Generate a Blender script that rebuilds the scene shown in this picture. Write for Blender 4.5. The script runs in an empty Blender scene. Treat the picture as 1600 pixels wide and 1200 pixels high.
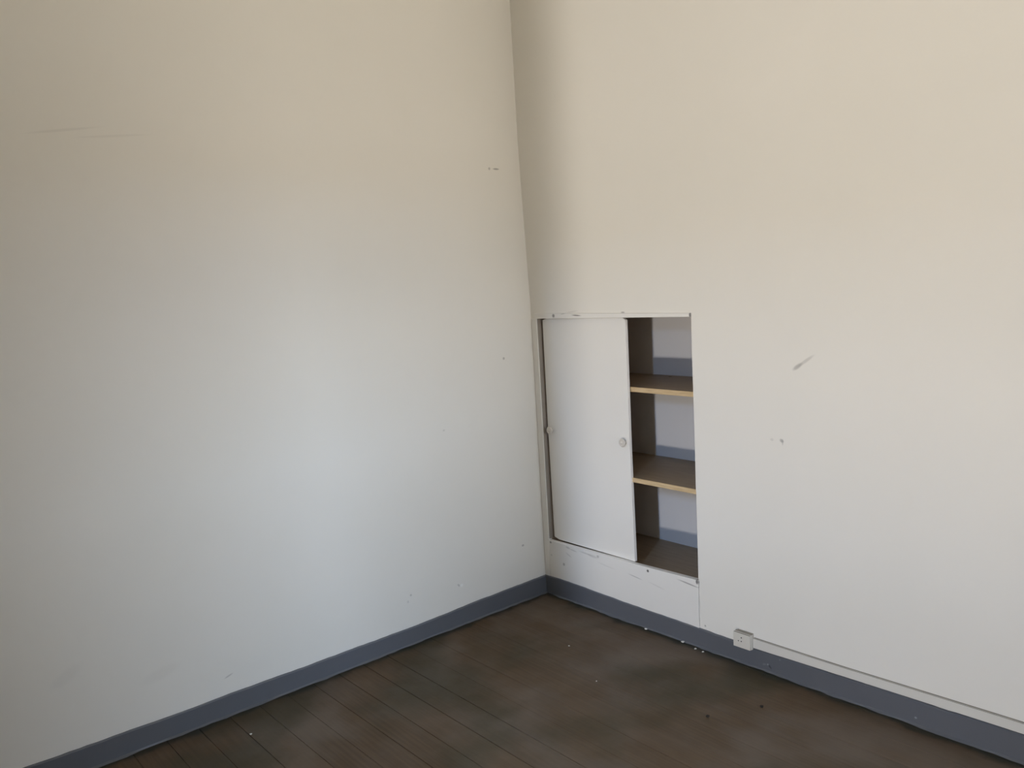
import bpy, bmesh, math, random
from mathutils import Matrix, Vector
random.seed(7)
scene = bpy.context.scene
COL = scene.collection

# ------------------------------------------------------------------ camera
cam_d = bpy.data.cameras.new('camera'); cam = bpy.data.objects.new('camera', cam_d); COL.objects.link(cam)
cam_d.sensor_width = 36.0; cam_d.lens = 1313.655 / 1600 * 36.0; cam_d.clip_start = 0.02
Rm = ((0.649, 0.0572, -0.7587), (0.7585, -0.1268, 0.6392), (-0.0597, -0.9903, -0.1256))
rt = Vector([r[0] for r in Rm]).normalized(); fw = Vector([r[2] for r in Rm]).normalized()
dn = fw.cross(rt).normalized(); rt = dn.cross(fw).normalized()
M = Matrix.Identity(4)
for i in range(3):
    M[i][0] = rt[i]; M[i][1] = -dn[i]; M[i][2] = -fw[i]
M.translation = (3.0865, -2.7497, 1.6)
cam.matrix_world = M
scene.camera = cam

# ------------------------------------------------------------------ world, lights, exposure
world = bpy.data.worlds.new('daylight'); scene.world = world; world.use_nodes = True
wn = world.node_tree.nodes; bg = wn['Background']
bg.inputs['Color'].default_value = (0.62, 0.75, 1.0, 1); bg.inputs['Strength'].default_value = 0.6

def area(name, loc, target, sx, sy, energy, color, spread=180):
    l = bpy.data.lights.new(name, 'AREA'); l.shape = 'RECTANGLE'; l.size = sx; l.size_y = sy
    l.energy = energy; l.color = color; l.spread = math.radians(spread)
    o = bpy.data.objects.new(name, l); COL.objects.link(o); o.location = loc
    d = Vector(target) - Vector(loc)
    o.rotation_euler = d.to_track_quat('-Z', 'Y').to_euler()
    return o
# daylight through the window of the side wall: blue sky from above, sunlit ground from below
area('sky_light', (10.0, -0.70, 3.3), (4.3, -0.98, 1.6), 2.0, 1.5, 470, (0.56, 0.74, 1.0))
area('warm_fill_light', (12.0, -2.2, 1.3), (4.3, -1.0, 1.5), 6.0, 2.4, 590, (1.0, 0.93, 0.84))  # added warm fill beyond the window, lifts the walls at mid height
area('ground_bounce_light', (10.0, -0.60, -0.8), (10.0, -0.60, 3), 8.0, 3.4, 1500, (1.0, 0.91, 0.76))
# sun patch on the passage floor behind the open doorway: low light that rises into the room
area('passage_floor_bounce_light', (2.875, -4.6, 0.05), (2.10, -4.30, 1.30), 0.09, 0.35, 220, (1.0, 0.94, 0.88))
# strip of open sky seen past the passage, cut off above by the door lintel
area('passage_sky_light', (2.945, -4.6, 2.55), (1.90, -4.30, 2.30), 0.03, 0.6, 118, (0.38, 0.60, 1.0))

vs = scene.view_settings
vs.view_transform = 'Standard'; vs.look = 'None'; vs.gamma = 1.0; vs.use_curve_mapping = False
vs.exposure = 0.0
scene.cycles.use_denoising = True
scene.cycles.max_bounces = 10; scene.cycles.diffuse_bounces = 8
scene.cycles.caustics_reflective = False; scene.cycles.caustics_refractive = False

# ------------------------------------------------------------------ materials
class NT:
    def __init__(s, name):
        s.m = bpy.data.materials.new(name); s.m.use_nodes = True
        s.t = s.m.node_tree; s.n = s.t.nodes; s.b = s.n['Principled BSDF']
        s.pos = s.add('ShaderNodeNewGeometry').outputs['Position']
        s.obj = s.add('ShaderNodeTexCoord').outputs['Object']
    def add(s, k, **kw):
        n = s.n.new(k)
        for a, v in kw.items(): setattr(n, a, v)
        return n
    def link(s, a, b): s.t.links.new(a, b)
    def val(s, sock, v):
        if hasattr(v, 'links'): s.link(v, sock)
        else: sock.default_value = v
    def noise(s, scale, detail=3, vec=None, stretch=None, rough=0.5):
        v = vec or s.pos
        if stretch:
            mp = s.add('ShaderNodeMapping'); s.link(v, mp.inputs[0]); mp.inputs['Scale'].default_value = stretch; v = mp.outputs[0]
        n = s.add('ShaderNodeTexNoise'); s.link(v, n.inputs['Vector'])
        n.inputs['Scale'].default_value = scale; n.inputs['Detail'].default_value = detail; n.inputs['Roughness'].default_value = rough
        return n.outputs[0]
    def ramp(s, f, a, b, lo=0.0, hi=1.0):
        r = s.add('ShaderNodeMapRange'); r.interpolation_type = 'SMOOTHSTEP'
        s.link(f, r.inputs[0])
        for i, v in enumerate((a, b, lo, hi)): r.inputs[i + 1].default_value = v
        return r.outputs[0]
    def math(s, op, a, b=0.0):
        n = s.add('ShaderNodeMath', operation=op); s.val(n.inputs[0], a); s.val(n.inputs[1], b); return n.outputs[0]
    def mix(s, f, a, b):
        n = s.add('ShaderNodeMix', data_type='RGBA')
        s.val(n.inputs[0], f)
        for i, v in ((6, a), (7, b)):
            if hasattr(v, 'links'): s.link(v, n.inputs[i])
            else: n.inputs[i].default_value = (*v, 1)
        return n.outputs[2]
    def color(s, c):
        if hasattr(c, 'links'): s.link(c, s.b.inputs['Base Color'])
        else: s.b.inputs['Base Color'].default_value = (*c, 1)
    def bump(s, h, strength, dist=0.002):
        n = s.add('ShaderNodeBump'); n.inputs['Strength'].default_value = strength; n.inputs['Distance'].default_value = dist
        s.link(h, n.inputs['Height']); s.link(n.outputs[0], s.b.inputs['Normal'])
    def mark(s, loc, half, ang, axis, soft=0.5):
        """0..1 mask of an elliptic scratch at loc; half=(half length, half width); axis 'R' in xz plane, 'L' in yz plane"""
        mp = s.add('ShaderNodeMapping', vector_type='TEXTURE'); s.link(s.pos, mp.inputs[0])
        mp.inputs['Location'].default_value = loc
        if axis == 'R':
            mp.inputs['Rotation'].default_value = (0, -ang, 0); mp.inputs['Scale'].default_value = (half[0], 50, half[1])
        else:
            mp.inputs['Rotation'].default_value = (ang, 0, 0); mp.inputs['Scale'].default_value = (50, half[0], half[1])
        l = s.add('ShaderNodeVectorMath', operation='LENGTH'); s.link(mp.outputs[0], l.inputs[0])
        return s.ramp(l.outputs['Value'], 1.0 + soft, 1.0 - soft)
    def marks(s, base, items):
        for (loc, half, ang, axis, c, k) in items:
            base = s.mix(s.math('MULTIPLY', s.mark(loc, half, ang, axis), k), base, c)
        return base

def paint(name, base, dark, marks=(), rough=0.55, bump=0.12, spec=0.35, top_shade=0.0):
    t = NT(name)
    c = t.mix(t.ramp(t.noise(1.3, 5), 0.35, 0.75, 0, 0.55), base, dark)
    c = t.mix(t.ramp(t.noise(9, 4), 0.55, 0.8, 0, 0.25), c, dark)
    if marks: c = t.marks(c, marks)
    if top_shade:      # shade of the upward faces, painted in as dark brown
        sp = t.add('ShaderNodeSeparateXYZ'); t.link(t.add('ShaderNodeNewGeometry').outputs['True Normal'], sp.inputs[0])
        c = t.mix(t.math('MULTIPLY', t.ramp(sp.outputs[2], .5, .9), top_shade), c, (.17, .145, .11))
    t.color(c)
    t.b.inputs['Roughness'].default_value = rough; t.b.inputs['Specular IOR Level'].default_value = spec
    h = t.math('ADD', t.noise(3.0, 3), t.math('MULTIPLY', t.noise(120, 2), 0.06))
    t.bump(h, bump, 0.01)
    return t.m

GREY = (0.16, 0.15, 0.14)
WB = (0.788, 0.765, 0.713); WD = (0.753, 0.730, 0.672)
left_marks = [
    ((0, -.198, 2.108), (.006, .006), 0, 'L', GREY, .45), ((0, -.156, 2.108), (.017, .004), 0, 'L', GREY, .6),
    ((0, -.1915, 1.218), (.006, .006), 0, 'L', GREY, .5), ((0, -.1416, .279), (.007, .005), 0, 'L', GREY, .5),
    ((0, -.531, .186), (.008, .007), .5, 'L', (.86, .85, .82), .9), ((0, -.548, .191), (.008, .004), -.9, 'L', GREY, .35),  # white plaster chip, then its shade painted as a grey mark
    ((0, -.8125, .222), (.005, .005), 0, 'L', GREY, .35), ((0, -.83, .196), (.005, .006), 0, 'L', GREY, .2),
    ((0, -1.655, .152), (.016, .003), .3, 'L', GREY, .35), ((0, -2.0, 2.165), (.10, .004), .15, 'L', GREY, .10),
    ((0, -1.85, 2.155), (.10, .004), .1, 'L', GREY, .08), ((0, -.57, .93), (.006, .004), 0, 'L', GREY, .2),
    ((0, -2.2, .35), (.05, .02), .5, 'L', GREY, .05), ((0, -1.9, .25), (.06, .02), .2, 'L', GREY, .05)]
M_WALL_L = paint('cream_wall_paint', WB, WD, left_marks)
ang = math.atan2(.042, .062)
right_marks = [
    ((1.437, 0, 1.2165), (.020, .007), ang, 'R', GREY, .42), ((1.470, 0, 1.2385), (.034, .0055), ang, 'R', GREY, .26),
    ((1.325, 0, .934), (.007, .005), 0, 'R', GREY, .16), ((1.3665, 0, .934), (.008, .006), -.5, 'R', GREY, .5),
    ((1.370, 0, .928), (.003, .010), 0, 'R', GREY, .3),
    ((.600, 0, 1.420), (.010, .003), 0, 'R', GREY, .6), ((.285, 0, 1.4255), (.035, .0025), .1, 'R', GREY, .2),
    ((.9605, 0, .215), (.0025, .05), .05, 'R', GREY, .35), ((.958, 0, .150), (.003, .022), 0, 'R', GREY, .35),
    ((.9595, 0, .118), (.003, .010), 0, 'R', GREY, .3), ((.988, 0, .099), (.004, .004), 0, 'R', GREY, .6),
    ((.940, 0, .225), (.02, .0025), -.2, 'R', GREY, .25)]
M_WALL_R = paint('white_wall_paint', WB, WD, right_marks)
M_WALL = paint('plain_wall_paint', WB, WD)
frame_marks = [
    ((.1647, 0, 1.4075), (.008, .008), 0, 'R', GREY, .75), ((.318, 0, 1.4085), (.026, .003), -.05, 'R', GREY, .8),
    ((.235, 0, 1.418), (.018, .003), .2, 'R', GREY, .3), ((.9655, 0, 1.407), (.004, .010), 0, 'R', (.05, .04, .04), .8),
    ((.054, 0, .2705), (.006, .005), 0, 'R', GREY, .7), ((.177, 0, .2685), (.014, .005), -.1, 'R', GREY, .3),
    ((.215, 0, .2625), (.022, .003), -.1, 'R', GREY, .3), ((.300, 0, .266), (.040, .003), -.05, 'R', GREY, .3),
    ((.345, 0, .262), (.030, .006), -.05, 'R', GREY, .22), ((.380, 0, .268), (.007, .006), 0, 'R', GREY, .4),
    ((.180, 0, .232), (.018, .003), -.4, 'R', GREY, .25), ((.1427, 0, .176), (.007, .007), 0, 'R', GREY, .5),
    ((.055, 0, .205), (.006, .005), 0, 'R', GREY, .25), ((.6864, 0, .2695), (.006, .006), 0, 'R', (.04, .035, .03), .9),
    ((.610, 0, .224), (.036, .0022), -.12, 'R', GREY, .4), ((.910, 0, .2655), (.05, .003), -.1, 'R', GREY, .6),
    ((.735, 0, .212), (.04, .003), -.15, 'R', GREY, .14), ((.43, 0, .235), (.05, .003), -.1, 'R', GREY, .12),
    ((.955, 0, .285), (.006, .010), 0, 'R', (.05, .04, .04), .8)]
M_FRAME = paint('white_gloss_paint_chipped', (.79, .77, .73), (.74, .72, .68), frame_marks, rough=.45, bump=.06)
M_DOOR = paint('white_door_paint', (.79, .77, .73), (.77, .75, .71), rough=.45, bump=.05)
M_KNOB = paint('white_knob_paint', (.64, .60, .54), (.56, .52, .46), rough=.4, bump=.02)
M_BACK = paint('grey_white_cupboard_paint', (.72, .71, .71), (.67, .66, .66), rough=.4, bump=.05)
M_JAMB = paint('grey_brown_jamb', (.33, .29, .25), (.24, .21, .18), rough=.7)  # darker grey-brown than the frame paint
base_marks = []
for (x, z, r, k) in ((1.292, .030, .004, .5), (1.276, .026, .009, .15), (1.866, .026, .004, .5), (1.345, .066, .004, .15)):
    base_marks.append(((x, 0, z), (r, .0035), .3, 'R', (.42, .44, .46), k))
base_marks.append(((1.30, 0, .024), (.010, .004), -.8, 'R', (.02, .025, .03), .6))
M_SKIRT = paint('blue_grey_skirting_paint', (.118, .124, .140), (.096, .101, .110), base_marks, rough=.45, bump=.10)
M_PLASTIC = paint('cream_plastic', (.66, .63, .57), (.60, .57, .50), rough=.4, bump=.01, top_shade=.85)
M_TRUNK = paint('white_plastic_trunking', (.68, .66, .61), (.60, .57, .52), rough=.45, bump=.02, top_shade=.85)
M_DARK = paint('dark_recess', (.03, .028, .025), (.02, .02, .02), rough=.8)
M_CHIP = paint('plaster_white', (.75, .73, .68), (.6, .58, .54), rough=.9)
M_DIRT = paint('dark_dirt', (.02, .017, .013), (.015, .012, .01), rough=.9)

def wood(name, c1, c2, scale=1.0, rough=.5):
    t = NT(name)
    g = t.noise(14 * scale, 6, stretch=(.6, 9, 9))
    t.color(t.mix(t.ramp(g, .3, .72), c1, c2)); t.b.inputs['Roughness'].default_value = rough
    t.bump(g, .1, .002)
    return t.m
M_SHELF = wood('brown_shelf_board', (.35, .26, .165), (.28, .205, .13))
M_INSIDE = wood('brown_cupboard_side', (.54, .43, .32), (.46, .36, .26))
M_EDGE = wood('pale_pine_edge', (.66, .50, .29), (.52, .37, .20), 1.6)

def floor_mat():
    t = NT('worn_brown_floorboards')
    rnd = t.add('ShaderNodeObjectInfo').outputs['Random']
    g = t.noise(10, 6, stretch=(.35, 9, 9))
    base = t.mix(t.ramp(g, .3, .7), (.100, .065, .036), (.072, .047, .026))
    base = t.mix(t.math('MULTIPLY', rnd, .35), base, (.120, .075, .040))
    worn = t.ramp(t.noise(2.0, 5, stretch=(.8, 1.3, 1)), .46, .66)
    base = t.mix(t.math('MULTIPLY', worn, .55), base, (.135, .108, .084))       # rubbed grey wear
    dirt = t.ramp(t.noise(1.7, 6, vec=None, stretch=(1.1, 1.0, 1)), .56, .40)
    base = t.mix(t.math("MULTIPLY", dirt, .72), base, (.044, .037, .018))       # greasy dark stains
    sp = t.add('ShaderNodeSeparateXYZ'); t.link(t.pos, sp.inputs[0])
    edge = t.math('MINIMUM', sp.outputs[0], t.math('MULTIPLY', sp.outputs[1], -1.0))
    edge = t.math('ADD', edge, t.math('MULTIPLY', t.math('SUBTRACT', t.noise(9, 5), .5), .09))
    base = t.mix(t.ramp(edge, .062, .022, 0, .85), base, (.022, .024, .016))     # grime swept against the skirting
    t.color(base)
    t.link(t.ramp(t.noise(4, 5), .3, .7, .42, .68), t.b.inputs['Roughness'])
    t.b.inputs['Specular IOR Level'].default_value = .35
    t.bump(t.math('ADD', g, t.noise(60, 3)), .15, .002)
    return t.m
M_FLOOR = floor_mat()

# ------------------------------------------------------------------ helpers
def link(name, me, parent=None):
    o = bpy.data.objects.new(name, me); COL.objects.link(o)
    if parent is not None: o.parent = parent
    return o
def mesh(name, verts, faces, mat, parent=None, bevel=0.0, seg=2, smooth=False):
    me = bpy.data.meshes.new(name); me.from_pydata(verts, [], faces); me.materials.append(mat)
    bm = bmesh.new(); bm.from_mesh(me)
    bmesh.ops.recalc_face_normals(bm, faces=bm.faces)
    if bevel > 0:
        bmesh.ops.bevel(bm, geom=list(bm.edges), offset=bevel, segments=seg, affect='EDGES', profile=.6)
    if smooth:
        for f in bm.faces: f.smooth = True
    bm.to_mesh(me); bm.free()
    return link(name, me, parent)
BF = [(0, 1, 2, 3), (4, 7, 6, 5), (0, 4, 5, 1), (1, 5, 6, 2), (2, 6, 7, 3), (3, 7, 4, 0)]
def box(name, x0, x1, y0, y1, z0, z1, mat, parent=None, bevel=0.0, seg=2):
    v = [(x0, y0, z0), (x1, y0, z0), (x1, y1, z0), (x0, y1, z0), (x0, y0, z1), (x1, y0, z1), (x1, y1, z1), (x0, y1, z1)]
    return mesh(name, v, BF, mat, parent, bevel, seg)
def prism_xz(name, pts, y0, y1, mat, parent=None, bevel=0.0, seg=2):
    """outline in the xz plane extruded from y0 to y1"""
    n = len(pts)
    v = [(x, y0, z) for x, z in pts] + [(x, y1, z) for x, z in pts]
    f = [tuple(range(n)), tuple(range(2 * n - 1, n - 1, -1))] + [(i, (i + 1) % n, n + (i + 1) % n, n + i) for i in range(n)]
    return mesh(name, v, f, mat, parent, bevel, seg)
def lathe_y(name, prof, cx, y, cz, mat, parent=None, n=28):
    """profile of (radius, out) revolved about an axis along -y"""
    v = []; f = []
    for r, h in prof:
        for k in range(n):
            a = 2 * math.pi * k / n; v.append((cx + r * math.cos(a), y - h, cz + r * math.sin(a)))
    m = len(prof)
    for i in range(m - 1):
        for k in range(n):
            k2 = (k + 1) % n; f.append((i * n + k, i * n + k2, (i + 1) * n + k2, (i + 1) * n + k))
    f.append(tuple(range(n))); f.append(tuple((m - 1) * n + k for k in range(n)))
    return mesh(name, v, f, mat, parent, smooth=True)
def thing(name, label, cat, loc, group=None):
    o = bpy.data.objects.new(name, None); COL.objects.link(o); o.location = loc; o.empty_display_size = .05
    tag(o, label, cat, group); return o
def tag(o, label, cat=None, group=None, kind=None):
    o['label'] = label
    if cat: o['category'] = cat
    if group: o['group'] = group
    if kind: o['kind'] = kind
    return o
def struct(o, label, cat): return tag(o, label, cat, kind='structure')
def keep(child, parent):
    child.parent = parent; child.matrix_parent_inverse = Matrix.Translation(-Vector(parent.location)); return child
def lerp_pts(pts, t):
    if t <= pts[0][0]: return pts[0][1]
    for (a, u), (b, w) in zip(pts, pts[1:]):
        if t <= b: return u + (w - u) * (t - a) / (b - a)
    return pts[-1][1]

XW, YB, ZC, TH = 4.3, -2.95, 3.5, 0.15       # room: side wall, back wall, ceiling, wall thickness
YP = -6.2                                    # far wall of the passage behind the doorway

# ------------------------------------------------------------------ structure
# left wall: a slightly out-of-plumb plaster sheet, leaning back in the upper corner
def left_x(y, z):
    s = min(max((z - 1.3) / 1.0, 0), 1); s = s * s * (3 - 2 * s)
    return -.026 * s * math.exp(y / .35)
ys = [0.03, 0, -.03, -.08, -.15, -.25, -.4, -.6, -.9, -1.3, -1.8, -2.4, YB]
zs = [-.05] + [.25 * i for i in range(0, 15)]
v = []; f = []
for z in zs:
    for y in ys: v.append((left_x(min(y, 0), z), y, z))
W = len(ys)
for j in range(len(zs) - 1):
    for i in range(W - 1): f.append((j * W + i, j * W + i + 1, (j + 1) * W + i + 1, (j + 1) * W + i))
n0 = len(v)
v += [(-TH, ys[0], -.05), (-TH, ys[-1], -.05), (-TH, ys[-1], zs[-1]), (-TH, ys[0], zs[-1])]
top = (len(zs) - 1) * W
f += [(n0, n0 + 3, n0 + 2, n0 + 1), tuple([n0, n0 + 1] + [W - 1 - i for i in range(W)]),
      tuple([n0 + 2, n0 + 3] + [top + i for i in range(W)]),
      tuple([n0 + 3, n0] + [j * W for j in range(len(zs))]), tuple([n0 + 1, n0 + 2] + [j * W + W - 1 for j in range(len(zs) - 1, -1, -1)])]
wl = mesh('wall_left', v, f, M_WALL_L, smooth=False)
for p in wl.data.polygons[:(len(zs) - 1) * (W - 1)]: p.use_smooth = True
struct(wl, 'plain cream painted plaster wall left of the corner', 'wall')

# right wall with the cupboard opening cut through it, its right edge uneven
open_r = [(.09, .9615), (.20, .9590), (.284, .9650), (.30, .9600), (.42, .9615), (.66, .9640), (.70, .9622), (.95, .9655), (1.20, .9650), (1.393, .9668), (1.4148, .9675)]
XL = -.04; OL = .0295
def wall_right():
    v = []; f = []
    zc = [z for z, _ in open_r]
    def q(a, b, c, d, y=0.0):
        i = len(v); v.extend([(p[0], y, p[1]) for p in (a, b, c, d)]); f.append((i, i + 1, i + 2, i + 3))
    z0, z1 = zc[0], zc[-1]
    q((XL, -.05), (XW, -.05), (XW, z0), (XL, z0))
    q((XL, z1), (XW, z1), (XW, ZC), (XL, ZC))
    for (za, xa), (zb, xb) in zip(open_r, open_r[1:]):
        q((XL, za), (OL, za), (OL, zb), (XL, zb)); q((xa, za), (XW, za), (XW, zb), (xb, zb))
        i = len(v); v.extend([(xa, 0, za), (xa, .05, za), (xb, .05, zb), (xb, 0, zb)]); f.append((i, i + 1, i + 2, i + 3))
        i = len(v); v.extend([(OL, 0, za), (OL, .05, za), (OL, .05, zb), (OL, 0, zb)]); f.append((i, i + 3, i + 2, i + 1))
    # back side of the wall, thick enough to swallow the cupboard
    q((XL, -.05), (XL, ZC), (XW, ZC), (XW, -.05), .62)
    for a, b in (((XL, -.05), (XW, -.05)), ((XW, -.05), (XW, ZC)), ((XW, ZC), (XL, ZC)), ((XL, ZC), (XL, -.05))):
        i = len(v); v.extend([(a[0], 0, a[1]), (b[0], 0, b[1]), (b[0], .62, b[1]), (a[0], .62, a[1])]); f.append((i, i + 1, i + 2, i + 3))
    me = bpy.data.meshes.new('wall_right'); me.from_pydata(v, [], f); me.materials.append(M_WALL_R)
    bm = bmesh.new(); bm.from_mesh(me); bmesh.ops.remove_doubles(bm, verts=bm.verts, dist=1e-5); bm.to_mesh(me); bm.free()
    return link('wall_right', me)
struct(wall_right(), 'white painted plaster wall right of the corner holding the recessed cupboard', 'wall')

# back wall with a doorway, side wall with a window, ceiling, passage
DX0, DX1, DZ = 1.95, 3.0, 2.1
def pieces(name, boxes, mat):
    v = []; f = []
    for (x0, x1, y0, y1, z0, z1) in boxes:
        i = len(v)
        v += [(x0, y0, z0), (x1, y0, z0), (x1, y1, z0), (x0, y1, z0), (x0, y0, z1), (x1, y0, z1), (x1, y1, z1), (x0, y1, z1)]
        f += [tuple(i + k for k in q) for q in BF]
    return mesh(name, v, f, mat)
o = pieces('wall_back', [(-TH, DX0, YB - TH, YB, -.05, ZC), (DX1, XW + TH, YB - TH, YB, -.05, ZC), (DX0, DX1, YB - TH, YB, DZ, ZC)], M_WALL)
struct(o, 'white wall behind the viewpoint with an open doorway', 'wall')
WY0, WY1, WZ0, WZ1 = -1.5, -.45, .85, 2.35
o = pieces('wall_side', [(XW, XW + TH, YB, WY0, -.05, ZC), (XW, XW + TH, WY1, .62, -.05, ZC), (XW, XW + TH, WY0, WY1, -.05, WZ0), (XW, XW + TH, WY0, WY1, WZ1, ZC)], M_WALL)
struct(o, 'white wall opposite the left wall with a window in it', 'wall')
struct(box('ceiling', -TH, XW + TH, YP - TH, .62, ZC, ZC + .1, M_WALL), 'plain white ceiling above the room', 'ceiling')
o = pieces('wall_passage', [(DX0 - 1.2 - TH, DX0 - 1.2, YP, YB - TH, -.05, ZC), (XW, XW + TH, YP, YB - TH, -.05, ZC), (DX0 - 1.2, XW + TH, YP - TH, YP, -.05, ZC)], M_WALL)
struct(o, 'white walls of the passage beyond the doorway', 'wall')
win = thing('window_1', 'white framed window in the wall opposite the left wall', 'window', (XW + .07, WY0, WZ0)); win['kind'] = 'structure'
for (a, b, c, d) in ((WY0, WY0 + .05, WZ0, WZ1), (WY1 - .05, WY1, WZ0, WZ1), (WY0 + .05, WY1 - .05, WZ0, WZ0 + .05), (WY0 + .05, WY1 - .05, WZ1 - .05, WZ1)):
    keep(box('window_frame', XW + .04, XW + .09, a, b, c, d, M_FRAME), win)

# floor: dark base with one board per object
fl = box('floor', -.02, XW, YP, .02, -.06, -.022, M_DIRT)
struct(fl, 'worn dark brown boarded floor', 'floor')
pitch = .1174; y_hi = -.0317
k = 0
def board(y0, y1):
    g = .0002 + random.random() * .0003 if y0 > -.8 else .0003 + random.random() * .0006
    dz = random.uniform(-.0006, .0004)
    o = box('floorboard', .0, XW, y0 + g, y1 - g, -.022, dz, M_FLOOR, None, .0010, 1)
    return keep(o, fl)
board(y_hi, .0)
while y_hi - k * pitch > YP:
    board(y_hi - (k + 1) * pitch, y_hi - k * pitch); k += 1

# skirting boards painted blue grey, top edges as uneven as the brushed paint line
Rb = [(0, .0895), (.015, .0891), (.173, .093), (.431, .088), (.811, .0842), (1.124, .079), (1.229, .0740), (1.557, .0818), (2.196, .0937), (4.3, .10)]
Lb = [(0, .0901), (.38, .0871), (.798, .0763), (1.33, .0792), (1.552, .0796), (1.869, .0822), (2.357, .0894), (2.95, .095)]
def skirting(name, pts, length, axis, t=.009):
    v = []; f = []
    n = int(length / .028); rng = random.Random(len(name))
    w = 0.0; ft = .004
    for i in range(n + 1):
        s = length * i / n
        w = .7 * w + rng.uniform(-.0012, .0012)
        z = lerp_pts(pts, s) + w
        ft = .45 * ft + rng.uniform(0, .009); tb = t + ft          # ragged foot where paint ran on to the boards
        prof = [(0, 0), (tb, 0), (t, .006), (t, z - .004), (t - .003, z), (0, z)]
        for d, zz in prof:
            v.append((s, -d, zz) if axis == 'R' else (d, -s, zz))
    for i in range(n):
        for j in range(6):
            j2 = (j + 1) % 6; f.append((i * 6 + j, i * 6 + j2, (i + 1) * 6 + j2, (i + 1) * 6 + j))
    f += [(0, 1, 2, 3, 4, 5), tuple(n * 6 + j for j in (5, 4, 3, 2, 1, 0))]
    return mesh(name, v, f, M_SKIRT)
struct(skirting('baseboard_right', Rb, XW, 'R'), 'blue grey painted skirting along the right wall under the cupboard', 'skirting')
struct(skirting('baseboard_left', Lb, -YB, 'L'), 'blue grey painted skirting along the left wall', 'skirting')

# ------------------------------------------------------------------ built-in cupboard
cup = thing('built_in_cupboard', 'white recessed wall cupboard with a sliding door and open brown shelves', 'cupboard', (.48, .2, .0))
P = lambda o: keep(o, cup)
YK = .45
P(prism_xz('top_rail', [(.0292, 1.3932), (.9665, 1.3993), (.9672, 1.4153), (.0292, 1.4191)], -.006, .018, M_FRAME, None, .0025))
P(prism_xz('side_stile', [(.004, .070), (.0385, .070), (.0405, .285), (.0395, 1.3925), (.004, 1.3925)], -.004, .018, M_FRAME, None, .0007))
P(prism_xz('side_jamb', [(.0386, .286), (.0418, .286), (.0412, 1.3925), (.0386, 1.3925)], .0015, .045, M_JAMB, None))['label'] = 'grey-brown inner edge beside the door'
P(prism_xz('bottom_panel', [(.041, .070), (.958, .070), (.9585, .20), (.9605, .2925), (.60, .2835), (.041, .2795)], -.004, .020, M_FRAME, None, .002))
P(box('top_board', .03, .975, .020, YK, 1.412, 1.43, M_INSIDE))
P(box('bottom_board', .03, .975, .0205, YK, .222, .240, M_SHELF))
P(box('side_panel', .012, .030, .020, YK, .222, 1.412, M_INSIDE))
P(box('side_panel', .975, .993, .052, YK, .222, 1.412, M_INSIDE))
P(box('back_panel', .012, .993, YK, YK + .012, .222, 1.43, M_BACK))
for (ztop, zbot, y0) in ((1.0834, 1.062, .05), (.6735, .653, .03)):
    # front edge strip runs from beside the door to the right side
    s = P(box('shelf', .031, .974, y0 + .004, YK - .001, zbot, ztop, M_SHELF))
    e = box('edge_strip', .31, .972, y0, y0 + .004, zbot, ztop + .0004, M_EDGE, None, .0008, 1)
    e.parent = s; e['label'] = 'pale pine front edge'
    if ztop > 1:
        h = mesh('nail_hole', [(.520 + .009 * math.cos(a * .785), .404 + .008 * math.sin(a * .785), ztop + .0003) for a in range(8)], [tuple(range(8))], M_DARK); h.parent = s; h['label'] = 'small dark hole at the back of the top shelf'
# sliding door with clipped corners
door = P(prism_xz('sliding_door', [(.0575, .2955), (.092, .2862), (.590, .2835), (.5880, .82), (.5930, 1.385), (.574, 1.398), (.094, 1.3952), (.0560, 1.3845), (.0530, .88)], .021, .037, M_DOOR, None, .0015))
def knob(x, z):
    o = lathe_y('knob', [(.009, 0), (.0085, .009), (.015, .012), (.0185, .016), (.019, .020), (.0165, .0235), (.012, .0245), (.0105, .0228), (.006, .0228), (.004, .0250), (.001, .0252)], x, .021, z, M_KNOB)
    o.parent = door; return o
knob(.0840, .8445)['label'] = 'left round white knob'
knob(.5610, .8355)['label'] = 'right round white knob'

# ------------------------------------------------------------------ socket and trunking
sx0, sx1, sz0, sz1 = 1.149, 1.2265, .0735, .1340
so = thing('wall_socket', 'small cream surface-mounted socket on the skirting at the trunking end', 'socket', (1.19, -.015, sz0))
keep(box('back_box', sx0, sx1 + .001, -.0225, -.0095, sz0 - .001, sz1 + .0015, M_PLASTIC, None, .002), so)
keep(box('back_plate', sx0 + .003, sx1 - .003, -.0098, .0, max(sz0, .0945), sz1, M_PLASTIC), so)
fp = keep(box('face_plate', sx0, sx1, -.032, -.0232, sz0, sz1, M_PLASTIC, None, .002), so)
for hx, hz, r in ((1.1872, .1165, .0028), (1.1735, .1008, .0024), (1.1866, .1012, .0026)):
    h = lathe_y('socket_hole', [(r, -.003), (r, .0004), (r * .6, .0002)], hx, -.032, hz, M_DARK, None, 12)
    h.parent = fp
tr = thing('cable_trunking', 'white plastic cable trunking running right from the socket above the skirting', 'trunking', (2.7, -.01, .10))
def strip(name, x0, x1, y0, y1, lo, hi, mat):
    xs = [x0 + (x1 - x0) * i / 24 for i in range(25)]
    v = []; f = []
    for x in xs:
        a, b = lo(x), hi(x)
        v += [(x, y0, a), (x, y1, a), (x, y1, b), (x, y0, b)]
    for i in range(24):
        for j in range(4): f.append((i * 4 + j, i * 4 + (j + 1) % 4, i * 4 + 4 + (j + 1) % 4, i * 4 + 4 + j))
    f += [(0, 1, 2, 3), (99, 98, 97, 96)]
    return mesh(name, v, f, mat)
tl = lambda x: lerp_pts([(1.2, .0805), (1.24, .0812), (1.563, .0885), (2.2, .1003), (4.3, .112)], x)
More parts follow.
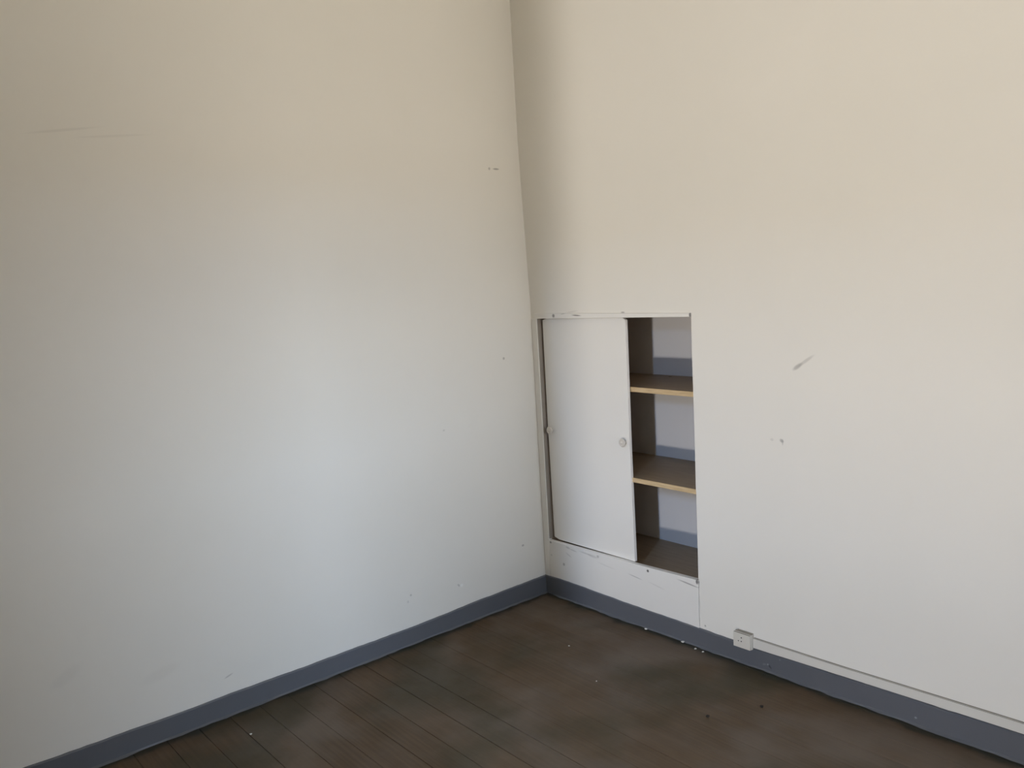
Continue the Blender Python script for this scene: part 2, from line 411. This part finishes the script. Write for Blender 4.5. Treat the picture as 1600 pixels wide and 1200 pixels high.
th = lambda x: lerp_pts([(1.2, .1190), (1.24, .1195), (1.563, .1205), (2.2, .1335), (4.3, .146)], x)
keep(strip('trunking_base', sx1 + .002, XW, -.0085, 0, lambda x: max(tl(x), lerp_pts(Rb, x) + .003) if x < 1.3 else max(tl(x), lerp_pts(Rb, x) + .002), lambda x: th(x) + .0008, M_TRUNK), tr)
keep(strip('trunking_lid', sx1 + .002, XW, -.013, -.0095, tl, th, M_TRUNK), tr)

# ------------------------------------------------------------------ crumbs on the floor
def crumb(name, label, x, y, s, mat, cat, group):
    rng = random.Random(int(x * 1e4)); bm = bmesh.new()
    bmesh.ops.create_icosphere(bm, subdivisions=1, radius=s)
    for q in bm.verts: q.co *= rng.uniform(.7, 1.2); q.co.z *= .5
    zmin = min(q.co.z for q in bm.verts)
    for q in bm.verts: q.co.z -= zmin
    me = bpy.data.meshes.new(name); bm.to_mesh(me); bm.free(); me.materials.append(mat)
    o = link(name, me); o.location = (x, y, .0005); return tag(o, label, cat, group)
G = 'crumbs of white plaster along the right skirting'
crumb('plaster_crumb', 'largest white plaster crumb, on the floor against the skirting below the middle of the cupboard', .680, -.026, .008, M_CHIP, 'crumb', G)
crumb('plaster_crumb', 'white plaster crumb against the skirting below the right end of the cupboard', .885, -.024, .008, M_CHIP, 'crumb', G)
crumb('plaster_crumb', 'left one of the two white plaster crumbs lying nearest the socket', .9625, -.038, .006, M_CHIP, 'crumb', G)
crumb('plaster_crumb', 'right one of the two white plaster crumbs lying nearest the socket', 1.0024, -.040, .006, M_CHIP, 'crumb', G)
crumb('plaster_crumb', 'tiny white plaster crumb out on the floorboards in front of the sliding door', .545, -.375, .004, M_CHIP, 'crumb', None)
crumb('plaster_crumb', 'tiny pale crumb far out on the floorboards nearest the viewer', .852, -.524, .003, M_CHIP, 'crumb', None)
crumb('plaster_crumb', 'tiny white crumb on the floor near the left skirting at lower left', .2064, -1.671, .005, M_CHIP, 'crumb', None)
crumb('dirt_crumb', 'black dirt crumb on the bare floorboards, the nearer and left one of two', 1.3284, -.448, .009, M_DIRT, 'crumb', 'black crumbs on the boards')
crumb('dirt_crumb', 'black dirt crumb on the bare floorboards, the right one below the socket', 1.4253, -.259, .008, M_DIRT, 'crumb', 'black crumbs on the boards')
